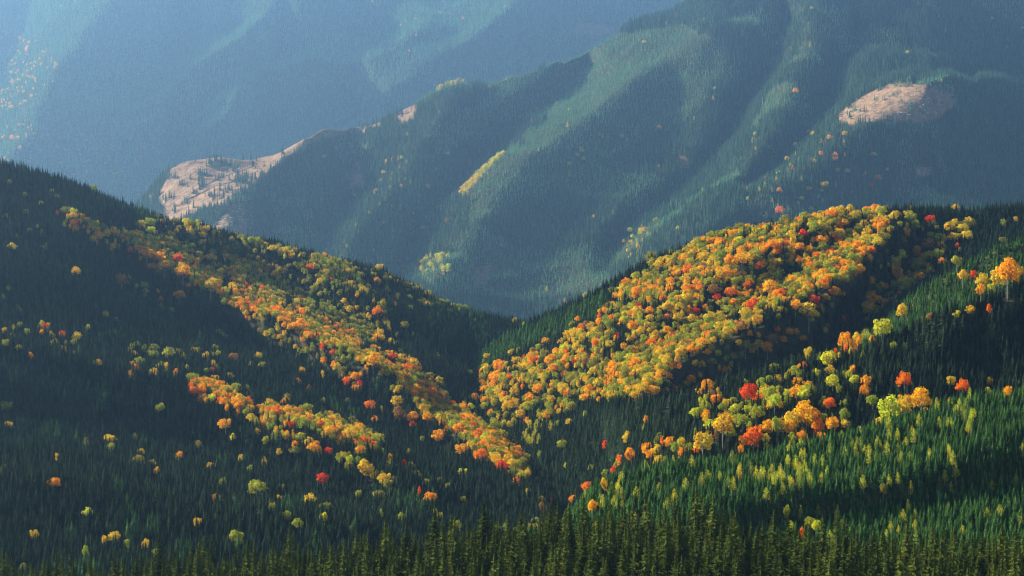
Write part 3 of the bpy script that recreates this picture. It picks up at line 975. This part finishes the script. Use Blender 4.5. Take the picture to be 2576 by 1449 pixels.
S_POS, S_H, S_IDX = [], [], []
hp = np.array([t['pos'] for t in B_ALL])
hr = np.array([t['w'] * .5 for t in B_ALL])
for L in LAYERS:
    sp, hgt, spread = SPEC[L]
    G = L.G
    a_, b_, c_, d_ = G[:-1, :-1], G[:-1, 1:], G[1:, 1:], G[1:, :-1]
    ar = (np.linalg.norm(np.cross((b_ - a_)[..., :3], (d_ - a_)[..., :3]), axis=-1) + np.linalg.norm(np.cross(b_ - c_, d_ - c_), axis=-1)) / 2
    ctr = (a_ + c_) / 2
    vis = visible(ctr.reshape(-1, 3), hgt, 70).reshape(ar.shape)
    ar = ar * vis
    ar = np.minimum(ar, 40 * ar[vis].mean())
    n = int(ar.sum() / (sp * sp) * 2.6)
    cells = rng.choice(ar.size, n, p=(ar / ar.sum()).ravel())
    ii, jj = np.unravel_index(cells, ar.shape)
    u, v = rng.random(n)[:, None], rng.random(n)[:, None]
    P = (a_[ii, jj] * (1 - u) + d_[ii, jj] * u) * (1 - v) + (b_[ii, jj] * (1 - u) + c_[ii, jj] * u) * v
    # young plantation areas are set closer
    spv = np.full(n, sp)
    key = (np.floor(P[:, 0] / sp).astype(np.int64) << 24) + np.floor(P[:, 1] / sp).astype(np.int64) + (np.floor(P[:, 2] / (sp * 1.6)).astype(np.int64) << 44)
    _, first = np.unique(key, return_index=True)
    P = P[first]
    px, py, pd = proj(P)
    cpx, cpy, _ = proj(P + np.array([0, 0, hgt * .75]))
    ok = visible(P, hgt)
    if L in (LE, LF):
        pl = CLEAR[9:10] if L is LF else CLEAR[:9] + CLEAR[10:]
        ok &= ~((clear_mask(px, py, polys=pl) | clear_mask(px, py - 13, polys=pl)) & (N2(px / 22, py / 9) < .26) & (rng.random(len(px)) > .015))
    P, cpx, cpy, pd, px, py = P[ok], cpx[ok], cpy[ok], pd[ok], px[ok], py[ok]
    n = len(P)
    isb = rng.random(n) < broad_prob(L, cpx, cpy)
    # broadleaf
    bp = P[isb]
    keep = []
    wmean = {LB: 4.5, LC1: 8.0, LC2: 9.2, LD: 8.4, LE: 14, LF: 16}.get(L, 10) * L.k
    cellk = set()
    order = rng.permutation(len(bp))
    bx, by = cpx[isb], cpy[isb]
    grid = {}
    for q in order:
        wq = wmean * (.5 + 1.0 * rng.random() ** 1.4)
        gx, gy = int(bp[q, 0] // 12), int(bp[q, 1] // 12)
        bad = False
        for ax in (-1, 0, 1):
            for ay in (-1, 0, 1):
                for (qx, qy, qr) in grid.get((gx + ax, gy + ay), ()):
                    if (qx - bp[q, 0]) ** 2 + (qy - bp[q, 1]) ** 2 < ((wq * .5 + qr) * .54) ** 2:
                        bad = True
                        break
                if bad:
                    break
            if bad:
                break
        if not bad and len(hp):
            dd = (hp[:, 0] - bp[q, 0]) ** 2 + (hp[:, 1] - bp[q, 1]) ** 2
            if (dd < ((hr + wq * .5) * .75) ** 2).any():
                bad = True
        if bad:
            continue
        grid.setdefault((gx, gy), []).append((bp[q, 0], bp[q, 1], wq * .5))
        zone = {LC2: 'C2', LC1: 'C1', LD: 'D', LB: 'B', LE: 'E', LF: 'F'}.get(L, 'D')
        if L is LD:
            main = pdist(np.array(bx[q]), np.array(by[q]), [(180, 545), (340, 612), (600, 745), (850, 860), (1040, 965), (1290, 1160)])
            if main > 42 and by[q] < 900:
                zone = 'DG'
            elif by[q] > 1150 or rng.random() < .1:
                zone = 'DG'
        names, pr = PAL[zone]
        # neighbours tend to share a colour
        f_ = N2(bx[q] / 45 + 9, by[q] / 30 + 3, 2) * .9 + .5
        t_ = np.clip(f_ * .55 + rng.random() * .45, 0, .999)
        cn = names[int(np.searchsorted(np.cumsum(pr) / sum(pr), t_))] if rng.random() < .72 else names[int(rng.choice(len(pr), p=np.array(pr) / sum(pr)))]
        up = L is LB or (L in (LE,) and rng.random() < .6) or (L in (LC1, LD) and rng.random() < .12)
        hq = hgt * (.92 + .22 * rng.random())
        if L is LB:
            wq, hq = 4.0 * L.k * (.7 + .5 * rng.random()), 8.0 * L.k * (.8 + .5 * rng.random())
        elif up:
            wq = min(wq, 9 * L.k)
        B_ALL.append(dict(pos=bp[q], w=wq, h=max(hq, wq * 1.25), c=cn, s=(10 + int(rng.integers(3))) if up else int(rng.integers(7)),
                          kind='birch' if up else 'beech', x=bx[q], y=by[q], hand=False, L=L))
    # spruces fill the rest, clear of broadleaf crowns
    Ps = P[~isb]
    cpx, cpy, pd = cpx[~isb], cpy[~isb], pd[~isb]
    bl = [t for t in B_ALL if t['L'] is L]
    ok = np.ones(len(Ps), bool)
    gk = {}
    for k, (gx, gy) in enumerate(zip((Ps[:, 0] // 10).astype(int), (Ps[:, 1] // 10).astype(int))):
        gk.setdefault((gx, gy), []).append(k)
    for t in bl:
        r_ = t['w'] * (.24 if L is not LB else .36)
        X, Y = t['pos'][0], t['pos'][1]
        gx, gy = int(X // 10), int(Y // 10)
        for ax in (-2, -1, 0, 1, 2):
            for ay in (-2, -1, 0, 1, 2):
                for k in gk.get((gx + ax, gy + ay), ()):
                    dx, dy = Ps[k, 0] - X, Ps[k, 1] - Y
                    if dy < 0:
                        dy *= .72
                    if dx * dx + dy * dy < r_ * r_:
                        ok[k] = False
    Ps, cpx, cpy, pd = Ps[ok], cpx[ok], cpy[ok], pd[ok]
    n = len(Ps)
    # stands of different age
    age = N1(Ps[:, 0] / 120 + 3, Ps[:, 1] / 120 + 8, 3)
    hq = hgt * (1 + spread * rng.normal(size=n) + .25 * age)
    if L is LA:
        ix = rng.integers(0, 6, n)
    elif L is LB:
        ix = rng.integers(12, 17, n)
    elif L in (LC1, LC2, LD):
        ix = rng.integers(6, 12, n)
        if L is LC1:   # pale young strip along the spur's crest
            st = inpoly(cpx + 22 * N2(cpx / 20, cpy / 20), cpy, [(2700, 480), (2500, 585), (2300, 697), (2225, 768), (2140, 830), (2030, 880), (2060, 900), (2180, 868), (2290, 800), (2430, 750), (2600, 690), (2700, 680)])
            ix = np.where(st, rng.integers(12, 17, n), ix)
            hq = np.where(st, hq * .55, hq)
        if L is LC2:
            st = (cpx < 1520) & (pdist(cpx, cpy, [(1200, 900), (1300, 850), (1420, 800), (1540, 740)]) < 26)
            ix = np.where(st, rng.integers(12, 17, n), ix)
            hq = np.where(st, hq * .75, hq)
        if L is LD:
            st = N3(cpx / 60 + 40, cpy / 60, 2) > .33
            ix = np.where(st & (rng.random(n) < .5), rng.integers(12, 17, n), ix)
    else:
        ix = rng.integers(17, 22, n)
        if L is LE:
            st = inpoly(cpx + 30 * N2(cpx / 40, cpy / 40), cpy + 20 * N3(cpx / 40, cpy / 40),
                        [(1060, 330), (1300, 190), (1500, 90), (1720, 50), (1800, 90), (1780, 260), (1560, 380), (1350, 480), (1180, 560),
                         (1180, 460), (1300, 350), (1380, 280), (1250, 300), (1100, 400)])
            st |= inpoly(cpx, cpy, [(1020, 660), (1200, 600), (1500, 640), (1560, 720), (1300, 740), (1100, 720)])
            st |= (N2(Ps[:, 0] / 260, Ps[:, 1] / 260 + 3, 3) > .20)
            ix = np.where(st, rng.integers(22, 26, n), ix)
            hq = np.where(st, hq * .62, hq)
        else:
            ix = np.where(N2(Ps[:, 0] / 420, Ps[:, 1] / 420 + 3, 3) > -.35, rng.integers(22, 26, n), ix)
    S_POS.append(Ps)
    S_H.append(np.clip(hq, hgt * .4, hgt * 1.9))
    S_IDX.append(ix)
    print('LAYER', L.name, 'spruces', n, 'broad', sum(1 for t in B_ALL if t['L'] is L))

# ------------------------------------------------------------------ individuals: the 300 spruces that show largest
P, Hh, IX = S_POS[0], S_H[0], S_IDX[0]
T = P.copy()
T[:, 2] += Hh
tx, ty, td = proj(T)
vis = (tx > -5) & (tx < W + 5) & (ty < 1418) & (IX < 6)
# open view: the tip stands clear of nearer tips
score = np.where(vis, 1.0 / td * 1e5 + np.clip(1449 - ty, 0, 90) * .25, -1e9)
sel = np.argsort(-score)[:300]
sel = sel[vis[sel]]
ORD = ['leftmost', 'second', 'third', 'fourth', 'fifth', 'sixth', 'seventh', 'eighth', 'ninth', 'tenth', 'eleventh', 'twelfth',
       'thirteenth', 'fourteenth', 'fifteenth', 'sixteenth', 'seventeenth', 'eighteenth', 'nineteenth', 'twentieth']


def tree_thing(name, pos, rz, scale, crown, trunk, label, cat, group):
    e = bpy.data.objects.new(name, None)
    e.empty_display_size = .1
    COL.objects.link(e)
    e.location = [float(v) for v in pos]
    e.rotation_euler = (0, 0, rz)
    e.scale = scale
    e['label'] = label
    e['category'] = cat
    e['group'] = group
    for nm, me in (('crown', crown), ('trunk', trunk)):
        c = bpy.data.objects.new(nm, me)
        COL.objects.link(c)
        c.parent = e
    return e


def third(x, names=('left', 'middle', 'right')):
    return names[0] if x < W * .34 else names[1] if x < W * .67 else names[2]


skyline = set()
for x0 in range(0, int(W), 46):
    m = [k for k in sel if x0 <= tx[k] < x0 + 46]
    if m:
        skyline.add(min(m, key=lambda k: ty[k]))
sky_sorted = sorted(skyline, key=lambda k: tx[k])
sky_label = {}
cnt = {}
for k in sky_sorted:
    z = third(tx[k])
    cnt[z] = cnt.get(z, 0) + 1
    o_ = ORD[cnt[z] - 1] if cnt[z] <= 20 else 'last'
    sky_label[k] = '%s skyline spruce from the left in the %s part of the foreground stand' % (o_, z)
for k in sel:
    if k in sky_label:
        lab, grp = sky_label[k], 'foreground spruces'
    else:
        z = third(tx[k], ('left', 'central', 'right'))
        lab = 'olive green spruce packed among others in the %s foreground stand' % z
        grp = 'foreground spruces in the %s stand' % z
    h_ = float(Hh[k])
    tree_thing('spruce_tree', P[k], float(rng.random() * 6.28), (h_, h_, h_), near_crowns[IX[k]], near_trunk, lab, 'spruce', grp)
m = np.ones(len(P), bool)
m[sel] = False
S_POS[0], S_H[0], S_IDX[0] = P[m], Hh[m], IX[m]
P = np.concatenate(S_POS)
Hh = np.concatenate(S_H)
IX = np.concatenate(S_IDX)
n = len(P)
rot = np.stack([rng.normal(size=n) * .02, rng.normal(size=n) * .02, rng.random(n) * 6.28], -1)
wf = Hh * (.85 + .3 * rng.random(n))
P[:, 2] -= .3
forest('spruce_forest', P, rot, np.stack([wf, wf, Hh], -1), IX, C_SP,
       'dense dark green spruce forest covering the mountain slopes', 'spruce forest')

# ------------------------------------------------------------------ individuals: the 300 largest autumn beeches, the 300 largest birches
for t in B_ALL:
    px, py, pd = proj(t['pos'])
    t['d'] = float(pd)
    t['size'] = t['w'] * t['h'] / pd ** 2 * 1e6 * (1.5 if t['hand'] else 1)
    t['in'] = 0 < t['x'] < W and 0 < t['y'] < H
ind, rest = [], []
for kind in ('beech', 'birch'):
    a = sorted([t for t in B_ALL if t['kind'] == kind], key=lambda t: -t['size'] * t['in'])
    q = [t for t in a[:300] if t['in'] and t['size'] > 1.5]
    ids = set(map(id, q))
    ind += q
    rest += [t for t in a if id(t) not in ids]
REG = {LB: 'young green slope at lower right', LC1: 'dark spruce slope at right', LC2: 'golden hill at right', LD: 'left slope',
       LE: 'hazy blue mountain', LF: 'pale far mountain', LA: 'foreground'}
CW = {'gold': 'golden', 'yellow': 'bright yellow', 'green': 'yellow-green', 'olive': 'olive gold', 'orange': 'orange', 'flame': 'flame orange',
      'red': 'red', 'rust': 'dull rust brown'}


def zone_of(t):
    L, x, y = t['L'], t['x'], t['y']
    if L is LD:
        if pdist(np.array(x), np.array(y), [(340, 612), (600, 745), (850, 860), (1040, 965), (1290, 1160)]) < 45:
            return 'in the long gold band, ' + ('upper end' if x < 500 else 'upper half' if x < 720 else 'middle' if x < 950 else 'lower half' if x < 1130 else 'valley end')
        if pdist(np.array(x), np.array(y), [(505, 970), (570, 1000), (700, 1050), (930, 1110)]) < 45:
            return 'in the short gold band, ' + ('left half' if x < 720 else 'right half')
        if y < 900 and x > 340 and y < 640 + (x - 340) * .5:
            return 'in wood above gold band, ' + ('left' if x < 650 else 'right')
        return 'among dark spruces ' + ('lowest' if y > 1180 else 'low' if y > 1000 else 'halfway up' if y > 760 else 'high up') + ' on the left slope'
    if L is LC2:
        a = 'crest' if y < 600 else 'upper face' if y < 680 else 'middle face' if y < 760 else 'lower face' if y < 850 else 'foot'
        return 'on golden hill, %s, %s side' % (a, 'valley' if x < 1500 else 'left' if x < 1750 else 'middle' if x < 2000 else 'right')
    if L is LC1:
        return 'on the right spruce slope, ' + ('top' if y < 800 else 'middle' if y < 970 else 'bottom')
    if L is LB:
        return 'on the young spruce slope, ' + ('left' if x < 1750 else 'middle' if x < 2150 else 'right') + (' upper part' if y < 1160 else ' lower part')
    if L is LE:
        return 'on the hazy blue mountain, ' + ('right' if x > 1800 else 'middle' if x > 1300 else 'left')
    return 'on the pale far mountain'


buckets = {}
for t in ind:
    sz = 'broad' if t['w'] > 14 else 'small' if t['w'] < 9.5 else ''
    t['key'] = (t['kind'], t['c'], sz, zone_of(t))
    buckets.setdefault(t['key'], []).append(t)
for key, ts in buckets.items():
    ts.sort(key=lambda t: t['x'])
    kind, cn, sz, zn = key
    base = ('%s %s %s' % (sz, CW[cn], kind)).strip()
    for i, t in enumerate(ts):
        if len(ts) == 1:
            pre = 'only ' + base
        elif i == 0:
            pre = 'leftmost ' + base
        elif i == len(ts) - 1:
            pre = 'rightmost ' + base
        elif i < 20:
            pre = ORD[i] + ' ' + base + ' from left'
        else:
            pre = ORD[19] + ' or later ' + base
        t['label'] = '%s, %s' % (pre, zn)
for t in ind:
    up = t['s'] >= 10
    sc = (t['w'] * (1.35 if up else 1.0), t['w'] * (1.35 if up else 1.0), t['h'])
    pos = t['pos'] - np.array([0, 0, .3])
    tree_thing(t['kind'] + '_tree', pos, float(rng.random() * 6.28), sc, BR[BR_INDEX[(t['c'], t['s'])]],
               u_trunk if up else b_trunks[t['s'] % 2], t['label'], t['kind'],
               ('autumn beeches on the ' if t['kind'] == 'beech' else 'yellow birches on the ') + REG[t['L']])
for kind, nm, lab in (('beech', 'beech_wood', 'scattered autumn beech trees too small to single out among the spruces'),
                      ('birch', 'birch_wood', 'small upright yellow birches dotted through the far spruce slopes')):
    q = [t for t in rest if t['kind'] == kind]
    if not q:
        continue
    sc = [(t['w'] * (1.35 if t['s'] >= 10 else 1), t['w'] * (1.35 if t['s'] >= 10 else 1), t['h']) for t in q]
    rot = np.stack([np.zeros(len(q)), np.zeros(len(q)), rng.random(len(q)) * 6.28], -1)
    forest(nm, [t['pos'] for t in q], rot, sc, [BR_INDEX[(t['c'], t['s'])] for t in q], C_BR, lab, kind + ' wood')
print('TOTAL spruces', n, 'ind broad', len(ind), 'rest', len(rest))

# ------------------------------------------------------------------ felled-wood litter and the track in the clearings
def scatter_clear(npts):
    out = []
    while len(out) < npts:
        k = int(rng.choice(len(CLEAR), p=[.36, .08, .03, .04, .07, .34, .04, .01, .01, .01, .01]))
        p = np.array(CLEAR[k], float)
        x = rng.uniform(p[:, 0].min(), p[:, 0].max())
        y = rng.uniform(p[:, 1].min(), p[:, 1].max())
        if not inpoly(np.array(x), np.array(y), CLEAR[k]):
            continue
        yq = y - LE.h * F / (7000 * KE)
        if yq < np.interp(x, LE.xs, LE.yc) + 1:
            continue
        out.append(on_ground(LE, x, yq))
    return out


V, Fc = [], []
for P0 in scatter_clear(650):
    a = rng.random() * 6.28
    ln = rng.uniform(3, 13)
    d = np.array([cos(a), sin(a), rng.normal() * .15]) * ln
    tube(V, Fc, P0 + (0, 0, .6), P0 + d + (0, 0, .6), rng.uniform(.35, .8), .3, 5)
for P0 in scatter_clear(500):
    tube(V, Fc, P0 - (0, 0, 1), P0 + (0, 0, rng.uniform(.8, 2.4)), rng.uniform(.5, 1.1), .5, 6)
ob = link('felled_logs', mesh_np('felled_logs', V, Fc, [M_WOOD]), 'stuff')
ob['label'] = 'felled logs and stumps littering the bare tan clearings'
for tr_ in ([(447, 515), (500, 470), (560, 432), (620, 415), (680, 392), (705, 378)], [(470, 500), (540, 470), (600, 440), (650, 425)]):
    pts = []
    for (x0, y0), (x1, y1) in zip(tr_[:-1], tr_[1:]):
        for t in np.linspace(0, 1, 9)[:-1]:
            x, y = x0 + (x1 - x0) * t, y0 + (y1 - y0) * t - LE.h * F / (7000 * KE)
            y = max(y, np.interp(x, LE.xs, LE.yc) + 2)
            pts.append(on_ground(LE, x, y))
    V, Fc = [], []
    for k, p in enumerate(pts):
        q = pts[min(k + 1, len(pts) - 1)] - pts[max(k - 1, 0)]
        sd = np.array([-q[1], q[0], 0])
        sd /= np.linalg.norm(sd) + 1e-9
        V += [p - sd * 3.2 + (0, 0, .8), p + sd * 3.2 + (0, 0, .8)]
        if k:
            Fc.append((2 * k - 2, 2 * k - 1, 2 * k + 1, 2 * k))
    link('dirt_track', mesh_np('dirt_track', V, Fc, [M_TRACK]), 'structure')

# ------------------------------------------------------------------ haze
B0, B1 = (-13600, -600, GZ - 1), (13600, 29700, ZTOP + 40)
V = [(x, y, z) for z in (B0[2], B1[2]) for y in (B0[1], B1[1]) for x in (B0[0], B1[0])]
Fc = [(0, 2, 3, 1), (4, 5, 7, 6), (0, 1, 5, 4), (2, 6, 7, 3), (0, 4, 6, 2), (1, 3, 7, 5)]
m, nn, ll = new_mat('haze_air')
out = nn.new('ShaderNodeOutputMaterial')
pv = nn.new('ShaderNodeVolumePrincipled')
pv.inputs['Color'].default_value = (*HAZE_C, 1)
pv.inputs['Density'].default_value = HAZE_D
pv.inputs['Anisotropy'].default_value = HAZE_G
ll.new(pv.outputs[0], out.inputs['Volume'])
hz = link('haze', mesh_np('haze', V, Fc, [m]), 'stuff')
hz['label'] = 'thin blue haze filling the valley air, densest toward the far mountains'
